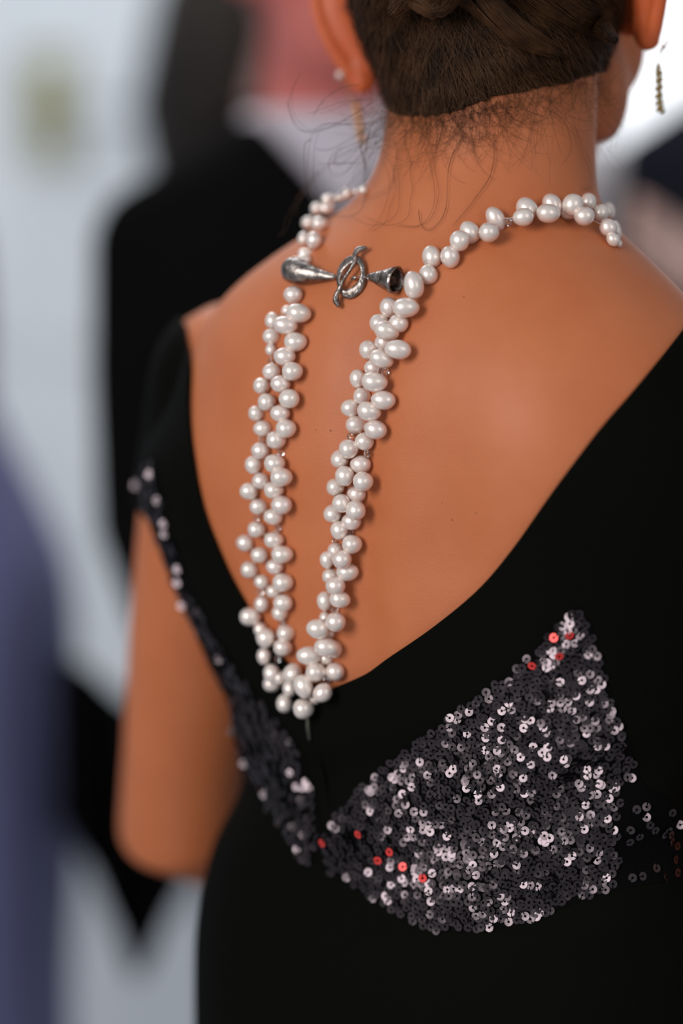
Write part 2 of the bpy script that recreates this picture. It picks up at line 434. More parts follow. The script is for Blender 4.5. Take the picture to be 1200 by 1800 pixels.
for sh, el, te in ((SHL, ELL, .26), (SHR, ELR, .30)):
    a = np.array(sh); e = np.array(el) - a; L = np.linalg.norm(e); e /= L
    s_ = (v - a) @ e; dist = np.linalg.norm(v - a - s_[:, None] * e, axis=1)
    near = (dist < .062) & (s_ > L * (te - .06)) & (np.abs(l) > .13)
    fs = np.where(near, L * te - s_, fs)
GV, GF = clip(v, t, np.minimum(fn, fs))
gown_bodice = mesh(GV, GF)
gown = child('gown', gown_bodice, M['band'], woman)
gown['label'] = 'black crepe bodice of the gown with a deep open back'
sol = gown.modifiers.new('thick', 'SOLIDIFY'); sol.thickness = 0.0016; sol.offset = -1
# skirt to the floor
sk = MB(); SK = [(0.02, -.03, .03, .33, .33, .33, 2.0), (0.3, -.02, .03, .26, .26, .25, 2.0), (0.6, -.010, .020, .190, .170, .155, 2.1),
                 (0.80, -0.008, 0.015, 0.171, 0.126, 0.122, 2.2), (0.90, -0.008, 0.012, 0.1685, 0.1215, 0.115, 2.2), (0.945, -0.008, 0.008, 0.166, 0.111, 0.108, 2.2)]
sk.rings(torso_rings(SK, 0.003, 64, 30)); child('skirt', sk.mesh(), M['velvet'], gown)

body_bvh = BVHTree.FromPolygons([Vector(x) for x in arrays(skin_me)[0]], arrays(skin_me)[1].tolist())
gown_bvh = BVHTree.FromPolygons([Vector(x) for x in GV.tolist()], GF)
def surf(px, py, trees=(body_bvh, gown_bvh)):
    d = ray(px, py); best = None
    for b in trees:
        h = b.ray_cast(CAM, d)
        if h[0] is not None and (best is None or h[3] < best[2]): best = (h[0], h[1], h[3])
    return best
def near_dist(p):
    return min(body_bvh.find_nearest(p)[3], gown_bvh.find_nearest(p)[3])
def settle(px, py, off):
    """point on the sight line of a photo measurement that stands off metres clear of skin or cloth"""
    d = ray(px, py); h = surf(px, py); t0 = 1.05; t1 = 1.6
    best = (9, None)
    n = 220
    for i in range(n):
        t_ = t0 + (t1 - t0) * i / n; p = CAM + d * t_; q = near_dist(p)
        if q <= off: return p
        if q < best[0]: best = (q, p)
    return best[1]

# ------------------------------------------------------------------ sequinned panels of the gown
PANEL_R = [(1015, 1062), (985, 1090), (930, 1150), (860, 1205), (780, 1265), (700, 1325), (640, 1375), (590, 1430), (562, 1480), (572, 1530), (640, 1575),
           (700, 1610), (760, 1640), (850, 1636), (935, 1622), (1010, 1585), (1100, 1560), (1230, 1540), (1330, 1500), (1330, 1440), (1200, 1420), (1130, 1380), (1100, 1290), (1062, 1180), (1040, 1100)]
PANEL_L = [(270, 800), (298, 930), (325, 1010), (372, 1100), (420, 1180), (470, 1240), (520, 1300), (552, 1380), (568, 1470), (540, 1530), (500, 1470), (440, 1380), (380, 1280), (320, 1120), (270, 960), (235, 840)]
gtri = gown_bodice.copy(); gv, gt = arrays(gtri); gpx, gpy = project(gv); gl, gf, gz = local(gv)
for poly in (PANEL_R, PANEL_L):
    fp = np.where(gf < 0.03, -poly_sd(gpx, gpy, poly), -1.0)
    pv, pf = clip(gv, gt, fp)
    pm = mesh(pv, pf); nn = np.empty(len(pv) * 3, np.float32); pm.vertices.foreach_get('normal', nn)
    pm.vertices.foreach_set('co', (pv + nn.reshape(-1, 3) * .0005).astype(np.float32).ravel()); pm.update()
    child('sequin_panel', pm, M['mesh_cloth'], gown)
def sequin_geo():
    ro, ri, th = .00238, .00072, .00012; n = 15; v = []; f = []
    for k in range(n):
        a = R(100) + R(340) * k / (n - 1)
        for r_, z_ in ((ro, th + .00004), (ri, th)): v.append(Vector((r_ * math.cos(a), r_ * math.sin(a), z_)))
    for k in range(n - 1): f.append((2 * k, 2 * k + 2, 2 * k + 3, 2 * k + 1))
    m_ = len(v); v += [x - Vector((0, 0, th)) for x in v]
    f += [tuple(reversed([i + m_ for i in q])) for q in f]
    f += [(2 * k, m_ + 2 * k, m_ + 2 * k + 2, 2 * k + 2) for k in range(n - 1)]
    return v, f
sqv, sqf = sequin_geo()
sq_me = mesh(sqv, sqf, False); sq_me.materials.append(M['sequin'])
sqr_me = mesh(sqv, sqf, False); sqr_me.materials.append(M['sequin_red_glint'])
spots = []
def pin(poly, x, y): return poly_sd(np.array([x]), np.array([y]), poly)[0] < -3
yy = 790.0; row = 0
cells = []
while yy < 1660:
    xx = 215.0 + (row % 2) * 6
    while xx < 1340:
        cells.append((xx + RNG.normal(0, 2.6), yy + RNG.normal(0, 2.4))); xx += 12.8
    yy += 10.6; row += 1
cx = np.array([c[0] for c in cells]); cy = np.array([c[1] for c in cells])
inR = poly_sd(cx, cy, PANEL_R) < -3; inL = poly_sd(cx, cy, PANEL_L) < -3
gown_only = (gown_bvh,)
for i in np.where(inR | inL)[0]:
    if cx[i] > 1085 and cy[i] > 1370 and RNG.random() < .86: continue
    h = surf(cx[i], cy[i], gown_only)
    if h is None: continue
    n_ = h[1].normalized()
    if n_.dot(ray(cx[i], cy[i])) > 0: n_ = -n_
    # neighbouring sequins lie over in the same direction: slow waves plus a little scatter
    a1 = math.sin(cx[i] / 47 + 1.3 * math.sin(cy[i] / 38)) ; a2 = math.sin(cy[i] / 41 + 1.7 * math.sin(cx[i] / 60) + 1.0)
    tx = RNG.normal(0, R(11)) + R(8) * a1; ty = RNG.normal(0, R(11)) + R(8) * a2
    q = Quaternion((1, 0, 0), tx) @ Quaternion((0, 0, 1), ty)
    nn = (q @ n_).normalized()
    if RNG.random() < (.20 if inR[i] else .10) * (.6 + .5 * a1 * a2) * (1.5 if cy[i] < 1250 else 1):   # some lie over far enough to catch the window
        hvv = ((Vector((-1.9, -2.6, 2.15)) - h[0]).normalized() + (CAM - h[0]).normalized()).normalized()
        nn = (hvv + Vector(RNG.normal(0, .085, 3))).normalized()
    quat = nn.to_track_quat('Z', 'Y') @ Quaternion((0, 0, 1), RNG.uniform(0, 6.283))
    p_ = h[0] + n_ * (.0009 + RNG.uniform(0, .0009))
    spots.append((float(-n_.dot(ray(cx[i], cy[i]))) / h[2], p_, quat, cx[i], cy[i]))
spots.sort(key=lambda s_: -s_[0])
RED_GLINTS = [(930, 1168), (968, 1125), (1002, 1122), (980, 1150), (632, 1465), (566, 1480), (662, 1510), (686, 1498), (712, 1518), (742, 1545)]  # gunmetal sequins that carry the painted red reflection
red_glints = set()
for rx, ry in RED_GLINTS:
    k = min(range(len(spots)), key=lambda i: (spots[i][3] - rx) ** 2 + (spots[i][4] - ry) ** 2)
    red_glints.add(k)
indiv = sorted(range(len(spots)), key=lambda k: (k not in red_glints, k))[:300]; ind = set(indiv)
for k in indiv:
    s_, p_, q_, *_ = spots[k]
    o = bpy.data.objects.new('sequin', sqr_me if k in red_glints else sq_me); COL.objects.link(o); o.parent = gown
    if k in red_glints: o['label'] = 'gunmetal sequin with a red reflection painted on'; p_ = p_ - ray(spots[k][3], spots[k][4]) * .0022
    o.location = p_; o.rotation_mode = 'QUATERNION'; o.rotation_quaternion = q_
V_ = []; F_ = []; base = np.array([list(x) for x in sqv])
for k, (s_, p_, q_, *_) in enumerate(spots):
    if k in ind: continue
    m3 = np.array(q_.to_matrix()); n0 = len(V_) * len(base)
    V_.append(base @ m3.T + np.array(p_)); F_ += [tuple(i + n0 for i in f_) for f_ in sqf]
o = child('sequins', mesh(np.vstack(V_), F_, False), M['sequin'], gown); o['kind'] = 'stuff'
# centre back seam with a small hook and zip pull
mb = MB(); pts = []
for x, y in ((545, 1222), (548, 1265), (560, 1330), (575, 1400), (590, 1460), (602, 1520)):
    h = surf(x, y, gown_only)
    if h: pts.append(h[0] + h[1].normalized() * (-.0004))
mb.tube(pts, [.0013] * len(pts), 8); child('zip_seam', mb.mesh(), M['mesh_cloth'], gown)
mb = MB(); pts = []
for x, y in ((543, 1262), (544, 1280), (546, 1298)):
    h = surf(x, y, gown_only); pts.append(h[0] + h[1].normalized() * .0012)
mb.tube(pts, [.0010, .0013, .0009], 8); M['zip'] = mat('dark_zip_metal', (0.07, 0.07, 0.055, 1), 0.4, 0.8); child('zip_pull', mb.mesh(), M['zip'], gown)

# ------------------------------------------------------------------ necklace
C1 = (400, 300, 3.0); C2 = (400, 640, 3.75); C3 = (400, 960, 3.75); C5 = (700, 300, 2.4)
# x, y, half length, half width, tilt (degrees, + = anticlockwise), layer off the skin, measured from crops of the photograph
RIGHT = [(C1, [(980,603,70,50,100,1),(940,722,68,50,0,1),(850,722,52,48,90,0),(900,805,50,47,0,.4),(800,805,50,47,0,0),(838,845,65,48,-20,1),(822,905,45,45,0,0),
               (897,943,67,48,-8,1),(745,945,50,48,0,0),(810,993,63,46,-20,1),(765,1040,45,42,0,0)]),
         (C2, [(855,97,60,50,90,0),(968,118,82,62,-8,1),(885,212,56,54,0,.2),(1025,238,78,60,-5,.4),(805,290,58,56,0,0),(932,312,76,60,-15,1),(848,400,68,58,0,0),(973,432,73,60,-15,.7),
               (900,510,60,57,0,.2),(797,560,62,61,0,1),(738,625,60,58,90,0),(875,662,66,58,0,.1),(770,738,64,60,90,1),(893,775,64,62,0,1),(710,812,57,56,0,0),(848,858,60,58,0,0),
               (748,918,58,58,0,.8),(843,962,64,62,90,1.2),(690,985,58,57,90,0),(815,1037,62,56,0,0),(735,1095,60,56,90,0),(820,1188,63,60,0,.5),(712,1230,52,51,0,0)]),
         (C3, [(752,88,62,61,0,1),(655,90,55,46,90,0),(790,170,70,58,0,.5),(680,198,55,50,0,0),(710,262,63,60,0,1),(640,362,62,50,90,0),(740,350,66,55,-15,1),(640,468,38,35,90,0),
               (710,500,65,62,0,1),(595,545,74,63,-10,1),(672,572,34,30,90,0),(655,668,82,61,-8,1),(705,680,55,46,90,.2),(535,722,78,60,0,1),(650,740,45,40,0,.1),(582,832,64,61,0,1.1),(706,828,60,58,0,.1),
               (500,925,76,60,110,1.3),(430,838,66,60,60,.3),(410,935,55,46,90,.6),(625,968,66,58,45,1),(570,1012,34,32,0,.6),(500,1072,65,63,0,1.1),(375,1035,60,52,90,.6)])]
LEFT = [(C1, [(345,655,48,44,0,.2),(312,738,28,26,0,0),(375,752,62,48,-10,.6),(235,790,42,36,90,0),(303,815,62,47,-10,.9),(230,875,43,40,0,0),(358,903,57,48,0,.4),(228,943,32,28,90,0),(300,980,55,47,0,.4),
              (232,1060,46,42,0,.1),(342,1058,52,47,0,.5),(180,1135,43,42,0,0),(278,1125,50,45,0,.5)]),
        (C2, [(405,228,65,60,0,.5),(258,250,56,54,0,.4),(190,325,51,50,0,0),(345,325,62,55,0,.4),(230,425,58,50,0,0),(385,425,64,59,0,.5),(320,500,62,58,0,.4),(215,570,58,54,0,.2),(170,665,58,54,90,0),(310,655,65,58,0,.4),
              (355,745,70,60,0,.6),(218,770,55,52,0,.2),(140,838,58,54,0,0),(305,830,62,54,0,.3),(205,940,58,50,0,0),(355,930,66,59,0,.5),(300,1005,60,52,0,.3),(190,1090,55,50,0,.2),(305,1160,62,52,0,.3),
              (115,1178,56,54,0,0),(210,1258,55,50,0,.2),(360,1255,68,55,0,.5)]),
        (C3, [(145,155,56,54,0,0),(310,135,55,50,0,.3),(225,235,48,45,0,.1),(365,240,65,57,0,.5),(305,298,50,42,0,.2),(225,380,52,48,90,.1),(365,375,60,54,0,.4),(345,440,50,47,0,.1),(150,465,68,58,0,0),
              (215,550,45,42,90,.1),(250,605,62,60,90,.6),(385,575,58,54,0,0),(365,668,60,54,0,.4),(240,725,55,46,90,.2),(290,840,60,52,90,.6),(345,868,46,44,0,.1),(292,908,56,50,0,.3)])]
UPPER_L = [(C1, [(355,485,33,31,0,.5),(400,470,40,28,0,.2),(410,435,38,25,0,0),(400,358,36,30,90,.3),(455,368,44,40,90,.3),(425,275,34,32,0,.2),(485,278,42,36,0,.3),(470,200,32,30,0,.2),(520,198,38,32,0,.3),
                 (530,150,35,25,0,.1),(590,142,25,20,0,0),(633,122,30,28,0,.2),(678,112,17,15,0,0),(715,103,25,22,0,.2)])]
UPPER_R = [(C5, [(125,438,40,38,90,0),(140,363,46,39,105,0),(218,364,45,39,105,0),(258,296,42,40,90,.8),(300,260,47,40,115,0),(383,260,41,40,0,.7),(410,203,52,36,120,0),(526,196,42,36,8,.9),(540,160,47,42,115,0),
                 (632,180,48,38,-5,.9),(648,148,50,39,110,0),(733,145,46,41,60,.7),(720,172,38,32,0,0),(800,132,36,32,90,0),(783,192,41,38,0,.8),(852,180,36,32,70,.2),(880,170,30,22,100,0),(893,170,34,20,100,0),(885,240,38,34,-40,.6),
                 (905,290,30,25,-50,.2),(920,252,40,18,100,0),(930,308,16,13,90,0)])]
CRYST = [(C1, [(830,1062,7.5),(795,1050,5),(225,1008,6.5)]), (C2, [(808,475,7.5),(917,592,8),(800,1115,8),(705,1158,6.5),(350,585,6.5),(225,500,6),(330,1085,7),(190,1015,6)]),
         (C3, [(680,405,6),(702,415,6.5),(655,885,7),(520,860,5),(215,300,7),(355,505,7),(330,745,7)]), (C5, [(467,215,8.5)])]
neck = empty('necklace', surf(622, 492)[0], 'double strand of white freshwater pearls worn down the bare back, closed by a silver toggle', 'necklace')
def pearl_mesh(kind):
    mb = MB(); mb.ell((0, 0, 0), 1, 1, 1, n=28, m=18); v = []
    for p in mb.v:
        q = p.copy(); x = q.x
        k = (1 - .10 * x) if kind % 2 else (1 - .03 * x)
        q.y *= k; q.z *= k
        b = 1 + .018 * math.sin(3.1 * q.x + kind * 2) * math.cos(2.7 * q.y + kind) + .012 * math.sin(5 * q.z + kind)
        v.append(q * b)
    me = mesh(v, mb.f); return me
PM = []
for k in range(6):
    me = pearl_mesh(k); me.materials.append(M['pearl'][(0, 0, 1, 0, 2, 0)[k]]); PM.append(me)
def put_pearl(x, y, a, b, rot, lay, pi):
    off = b * .0003
    p = settle(x, y, off * (1 + 1.15 * lay) * .97)
    t_ = (p - CAM).length / 1.25; d = ray(x, y)
    X = (RT * math.cos(R(rot)) + UP * math.sin(R(rot))); X = (X - d * X.dot(d)).normalized()
    # a long pearl also leans into depth a little
    Z = -d; Y = Z.cross(X)
    m3 = Matrix((X, Y, Z)).transposed()
    if pi % 2 == 0: m3 = m3 @ Matrix.Rotation(math.pi, 3, 'Z')
    o = bpy.data.objects.new('pearl', PM[pi % 6]); COL.objects.link(o); o.parent = neck
    o.matrix_parent_inverse = Matrix.Translation(-neck.location)
    o.matrix_world = Matrix.Identity(4)
    o.location = p; o.rotation_euler = m3.to_euler(); o.scale = tuple(q * .000319 * t_ for q in (a, b, min(a, b)))
    return p
pi = 0; paths = []
for lst in (RIGHT, LEFT, UPPER_L, UPPER_R):
    path = []
    for (ox, oy, sc), items in lst:
        for (x, y, a, b, rot, lay) in items:
            pi += 1 + (pi * 7) % 3
            path.append(put_pearl(ox + x / sc, oy + y / sc, a / sc, b / sc, rot, lay, pi))
    paths.append(path)
for path in paths:      # the silk the pearls are strung on
    n_ = len(path); cur = [path[0]]; rest = path[1:]
    while rest:
        k = min(range(len(rest)), key=lambda i: (rest[i] - cur[-1]).length); cur.append(rest.pop(k))
    seg = []
    for a_, b_ in zip(cur[:-1], cur[1:]):
        if (a_ - b_).length < .022: seg.append((a_, b_))
    mb = MB()
    for a_, b_ in seg: mb.tube([a_, (a_ + b_) / 2, b_], [.00025] * 3, 5, round_end=False)
    o_ = child('silk_thread', mb.mesh(), M['thread'], neck); o_['kind'] = 'stuff'
cb = bmesh.new(); bmesh.ops.create_icosphere(cb, subdivisions=1, radius=1)
vv = []; ff_ = []
for k in range(8):
    a = math.pi * k / 4
    for r_, z_ in ((1, .0), (.45, .75), (.45, -.75)): vv.append((r_ * math.cos(a), r_ * math.sin(a), z_))
for k in range(8):
    j = (k + 1) % 8; ff_ += [(3 * k, 3 * j, 3 * j + 1, 3 * k + 1), (3 * k, 3 * k + 2, 3 * j + 2, 3 * j)]
ff_ += [tuple(3 * k + 1 for k in range(8)), tuple(3 * k + 2 for k in reversed(range(8)))]
cb.free(); cmesh = mesh(vv, ff_, False); cmesh.materials.append(M['crystal'])
for (ox, oy, sc), items in CRYST:
    for x, y, r_ in items:
        p = settle(ox + x / sc, oy + y / sc, r_ * .0003 * 1.9)
        o = bpy.data.objects.new('crystal_bead', cmesh); COL.objects.link(o); o.parent = neck
        o.matrix_parent_inverse = Matrix.Translation(-neck.location)
        o.location = p; o.rotation_euler = (R(90) + RNG.normal(0, .4), RNG.uniform(0, 3), RNG.normal(0, .6)); o.scale = (r_ * .0003,) * 3
# clasp
def sp(px, py, h):
    q = surf(px, py); return q[0] + q[1].normalized() * h * .0003
def cone(name, prof, seg=28, dents=0.0):
    """open hammered cone: (px, py, height, radius) stations, all in photo pixels"""
    outer = [(sp(x, y, h), r_ * .0003) for x, y, h, r_ in prof]
    ax = (outer[-1][0] - outer[0][0]).normalized(); u = Vector((0, 0, 1)); u = (u - ax * u.dot(ax)).normalized(); w_ = ax.cross(u)
    rg = []
    def rr(st, k, a): return k * (1 + dents * math.sin(3 * a + st * 1.7) + dents * .6 * math.sin(5 * a + st * 2.9))
    for st, (c, r_) in enumerate(outer): rg.append([c + (u * math.cos(a) + w_ * math.sin(a)) * rr(st, r_, a) for a in [2 * math.pi * k / seg for k in range(seg)]])
    for st, (c, r_) in reversed(list(enumerate(outer))): rg.append([c + ax * (.0002) + (u * math.cos(a) + w_ * math.sin(a)) * (rr(st, r_, a) - .0007 if r_ > .0015 else r_ * .5) for a in [2 * math.pi * k / seg for k in range(seg)]])
    mb = MB(); mb.rings(rg, cap=False); return child(name, mb.mesh(), M['silver'], neck)
cone('bead_cap', [(591, 491, 9, 5), (583, 491, 11, 7.5), (572, 491, 14, 11), (560, 490.5, 17, 14.5), (549, 490, 21, 19.5), (538, 489, 25, 23), (529, 488, 27, 24), (522, 487.5, 27, 21)], dents=.035)
cone('bead_cap', [(657, 493, 25, 3), (664, 494, 25, 7), (676, 496, 24, 13), (690, 498, 23, 18.5), (702, 500, 23, 23), (709, 501, 23, 24.5)], dents=.03)
mb = MB()
ring = []; rads = []
cx_, cy_ = 622.5, 491.5
for k in range(49):
    a = 2 * math.pi * k / 48; ex = 31 * math.cos(a) ; ey = 18.5 * math.sin(a) * (1 - .12 * abs(math.cos(a)))
    ca, sa = math.cos(R(64)), math.sin(R(64))
    x = cx_ + ex * ca - ey * sa; y = cy_ - (ex * sa + ey * ca)
    ring.append(sp(x, y, 13 + 5 * math.sin(a + .6))); 
# flattened band following the ring
nrm_ = surf(cx_, cy_)[1].normalized(); n_ = 48; rgs = []
cen = sp(cx_, cy_, 13)
for k in range(n_):
    t_ = (ring[(k + 1) % n_] - ring[k - 1 if k else n_ - 1]).normalized(); o_ = (ring[k] - cen); o_ = (o_ - t_ * o_.dot(t_)).normalized(); u_ = t_.cross(o_)
    wd = .0020 + .0007 * math.sin(2 * math.pi * k / n_ * 2)
    rgs.append([ring[k] + o_ * math.cos(a) * wd + u_ * math.sin(a) * .0008 + u_ * .0006 * math.cos(a) for a in [2 * math.pi * j / 12 for j in range(12)]])
v_ = [p for r_ in rgs for p in r_]; f_ = [(i * 12 + j, i * 12 + (j + 1) % 12, ((i + 1) % n_) * 12 + (j + 1) % 12, ((i + 1) % n_) * 12 + j) for i in range(n_) for j in range(12)]
child('toggle_ring', mesh(v_, f_), M['silver'], neck)
mb = MB(); BAR = [(650, 443, 15, 2.6), (645, 445, 17, 4.2), (638, 449, 19, 5.0), (634.5, 458, 21, 4.2), (633, 468, 22, 3.0), (628, 479, 22, 2.5), (620, 490, 21, 2.5), (612, 501, 21, 2.7), (606, 513, 20, 3.2), (600, 525, 18, 4.2), (597.5, 534, 16, 4.8), (600, 541, 13, 3.6)]
bs = spline(BAR, 40); mb.tube([sp(a, b, c) for a, b, c, d in bs], [d * .00036 for *_, d in bs], 14, flat=1.0)
child('toggle_bar', mb.mesh(), M['silver'], neck)
for x, y, r_ in ((592, 491, 6), (599.5, 489, 4.6), (646, 490.5, 3.6), (651, 493, 4.2)):
    mb = MB(); c = sp(x, y, 10); mb.ell(c, r_ * .00016 * 1.2, r_ * .0003, r_ * .0003, n=14, m=10); child('link_bead', mb.mesh(), M['silver'], neck)
mb = MB(); mb.tube([sp(585, 491, 9), sp(600, 489, 10), sp(608, 489, 11)], [.0006] * 3, 8); mb.tube([sp(636, 489, 11), sp(648, 491, 9), sp(659, 493, 7)], [.0006] * 3, 8)
mb.tube([sp(622, 492, 8), sp(626, 494, 12), sp(630, 492, 12)], [.0008, .001, .0008], 8)
child('link_wire', mb.mesh(), M['silver'], neck)

# ------------------------------------------------------------------ hair
hv = MB(); hv.ell(H(0, -.004, .024), .0835, .101, .104, HR, 40, 28)
hv.ell(H(0, -.045, -.035), .062, .046, .060, HR, 30, 20)
hv.rings(torso_rings(TORSO[15:], .0035, 48, 20)); hv.tube([B(-.003, .028, 1.47), lerp(B(-.003, .030, 1.50), H(0, .0, -.04), .6), H(0, .0, -.02)], [.0585, .0575, .056], 30)
hv_me = remesh(hv, .003, 12, .5); v, t = arrays(hv_me); px_, py_ = project(v); hv_ = v - np.array(HC)
hfw = hv_ @ np.array(HF); hup = hv_ @ np.array(HU)
HAIRP = [(596, -60), (604, 0), (618, 70), (632, 130), (660, 175), (690, 203), (740, 206), (790, 200), (840, 182), (885, 168), (950, 158), (1010, 146), (1062, 128), (1095, 95), (1118, 50), (1130, 0), (1140, -60), (1400, -900), (300, -900)]
fb = -poly_sd(px_, py_, HAIRP) * .0003 + .0011 * np.sin(px_ * .9 + 2 * np.sin(px_ * .23)) * np.sin(px_ * .37) - .0012; ff = np.minimum(hup - .03 - .5 * (hfw), 1)
fh = np.where(hfw < -.0, fb, np.where(hfw < .02, np.maximum(np.minimum(fb, 1), ff), np.minimum(ff, .075 - hfw + hup * .3)))
cv, cf = clip(v, t, fh)
# thin the undercoat down to the skin along the nape
skin_bvh = BVHTree.FromPolygons([Vector(x) for x in arrays(skin_me)[0]], arrays(skin_me)[1].tolist())
ex, ey = project(cv); ed = -poly_sd(ex, ey, HAIRP); ff_b = (cv - np.array(HC)) @ np.array(HF)
for i in np.where((ed < 45) & (ff_b < 0.0))[0]:
    q = skin_bvh.find_nearest(Vector(cv[i])); k_ = float(smoothstep(0, 45, max(ed[i] - 4, 0)))
    lo = np.array(q[0] + q[1] * .0005); cv[i] = lo * (1 - k_) + cv[i] * k_
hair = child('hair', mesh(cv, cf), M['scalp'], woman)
hair['label'] = 'brown hair combed up from the nape into a twist'
cap_bvh = BVHTree.FromPolygons([Vector(x) for x in cv.tolist()], cf)
SV, SF, NS = [], [], 0
def strand(pts, r0, r1=None, store=None):
    global SV, SF, NS
    pts = np.array([list(p) for p in pts]); n = len(pts); r1 = r0 * .5 if r1 is None else r1
    tg = np.gradient(pts, axis=0); tg /= np.linalg.norm(tg, axis=1)[:, None] + 1e-9
    ref = np.array([.3, .5, .81]); u = np.cross(tg, ref); u /= np.linalg.norm(u, axis=1)[:, None] + 1e-9; w_ = np.cross(tg, u)
    rr = np.linspace(r0, r1, n)[:, None]; vs = []
    for k in range(3):
        a = 2 * math.pi * k / 3; vs.append(pts + (u * math.cos(a) + w_ * math.sin(a)) * rr)
    V = np.stack(vs, 1).reshape(-1, 3); b = NS
    F = [(b + i * 3 + j, b + i * 3 + (j + 1) % 3, b + i * 3 + 3 + (j + 1) % 3, b + i * 3 + 3 + j) for i in range(n - 1) for j in range(3)]
    SV.append(V); SF += F; NS += len(V)
def flush(name, m, parent, label=None):
    global SV, SF, NS
    o = child(name, mesh(np.vstack(SV), SF), m, parent); o['kind'] = 'stuff'
    if label: o['label'] = label
    SV, SF, NS = [], [], 0; return o
BUN = H(-.005, -.112, .028)
# combed strands that lie on the head, drawn up to the twist
vis = [Vector(x) for x in cv[(project(cv)[1] > -120)]]
rim_line = spline(HAIRP[3:16], 200)
for i in range(8200):
    p = vis[RNG.integers(len(vis))]
    if i > 5400:
        q_ = rim_line[RNG.integers(200)]; h_ = surf(q_[0] + RNG.normal(0, 4), q_[1] + abs(RNG.normal(0, 8)) - 6, (body_bvh, cap_bvh))
        if h_ is None: continue
        p = h_[0]
    p = p + Vector(RNG.normal(0, .002, 3)); lift = abs(RNG.normal(0, .0016)) + .0003; pts = []
    amp = RNG.normal(0, .0010); ph = RNG.uniform(0, 6); tgt = BUN + Vector(RNG.normal(0, .018, 3)); 
    for k in range(11):
        q = cap_bvh.find_nearest(p); n_ = q[1].normalized()
        if n_.dot(p - HC) < 0: n_ = -n_
        pts.append(q[0] + n_ * (lift * (1 + .6 * math.sin(k * .6 + ph)) + (.0005 * k if i % 5 == 0 else 0)))
        d = (tgt - q[0]); d = (d - n_ * d.dot(n_)).normalized(); side = n_.cross(d)
        p = q[0] + d * .0052 + side * amp * math.sin(k * .8 + ph)
        if (q[0] - tgt).length < .02: break
    if len(pts) > 3: strand(pts, .00016, .00012)
allv = [Vector(x) for x in cv[(project(cv)[1] <= 0)]]
for i in range(4200):
    p = allv[RNG.integers(len(allv))] + Vector(RNG.normal(0, .003, 3)); lift = abs(RNG.normal(0, .0014)) + .0003; pts = []; tgt = BUN + Vector(RNG.normal(0, .02, 3))
    for k in range(14):
        q = cap_bvh.find_nearest(p); n_ = q[1].normalized()
        if n_.dot(p - HC) < 0: n_ = -n_
        pts.append(q[0] + n_ * lift); d = tgt - q[0]; d = (d - n_ * d.dot(n_)).normalized(); p = q[0] + d * .0075
        if (q[0] - tgt).length < .025: break
    if len(pts) > 3: strand(pts, .0002, .00014)
flush('hair_strands', M['hair'], hair)
# the twist itself: overlapping locks
def lock(pts, rads, n, seed, spread=1.0):
    s_ = spline([list(p) + [r_] for p, r_ in zip(pts, rads)], NR := (26 if len(pts) < 9 else 64)); P_ = [Vector(q[:3]) for q in s_]; R_ = [max(q[3], .0008) for q in s_]
    mb = MB(); mb.tube(P_, [r_ * .93 for r_ in R_], 18); core = mb
    rg = np.random.default_rng(seed)
    for i in range(n):
        a0 = rg.uniform(0, 6.283); tw = rg.normal(1.2, .5); k0 = rg.integers(0, 7) if NR == 26 else rg.integers(0, 40); k1 = NR - rg.integers(0, 7); pts_ = []; lift = 1 + abs(rg.normal(0, .07))
        for k in range(k0, k1, 1):
            tt = (P_[min(k + 1, NR - 1)] - P_[max(k - 1, 0)]).normalized(); u = Vector((0, -1, 0)); u = (u - tt * u.dot(tt)).normalized(); w_ = tt.cross(u)
            a = a0 + tw * k / 26; pts_.append(P_[k] + (u * math.cos(a) + w_ * math.sin(a)) * R_[k] * lift)
        strand(pts_[::2], .00016, .0001)
    return core
LOCKS = [
         ([(690, 22), (722, -8), (765, 8), (790, -30), (840, -60)], [.003, .006, .007, .010, .012], .024, 260),
         ([(800, -40), (850, 5), (900, 50), (950, 80), (1005, 100)], [.010, .0075, .0065, .0050, .0015], .012, 330),
         ([(900, -40), (960, -5), (1010, 25), (1050, 45), (1080, 70)], [.012, .010, .008, .006, .002], .006, 380)]
coil = []; crad = []
for k in range(15):
    a = R(200 + 44 * k); rr_ = .034 * (1 - k / 22)
    coil.append(H(-.004 + rr_ * math.cos(a), -.100 - .0016 * k, .036 + rr_ * math.sin(a) * .85)); crad.append((.006, .013)[min(k, 1)] + .004 * math.sin(min(k, 12) / 12 * math.pi))
crad[-1] = .004
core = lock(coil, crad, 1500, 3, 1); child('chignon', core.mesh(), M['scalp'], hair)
for li, (st, rd, h, n) in enumerate(LOCKS):
    pts = []
    for x, y in st:
        d = ray(x, y); q = cap_bvh.ray_cast(CAM, d)
        base_ = q[0] if q[0] is not None else CAM + d * 1.27
        pts.append(base_ - d * h * (1.0 if y < 30 else max(.25, 1 - (y - 30) / 110)))
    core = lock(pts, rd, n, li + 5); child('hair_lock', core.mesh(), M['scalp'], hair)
flush('hair_strands', M['hair'], hair)
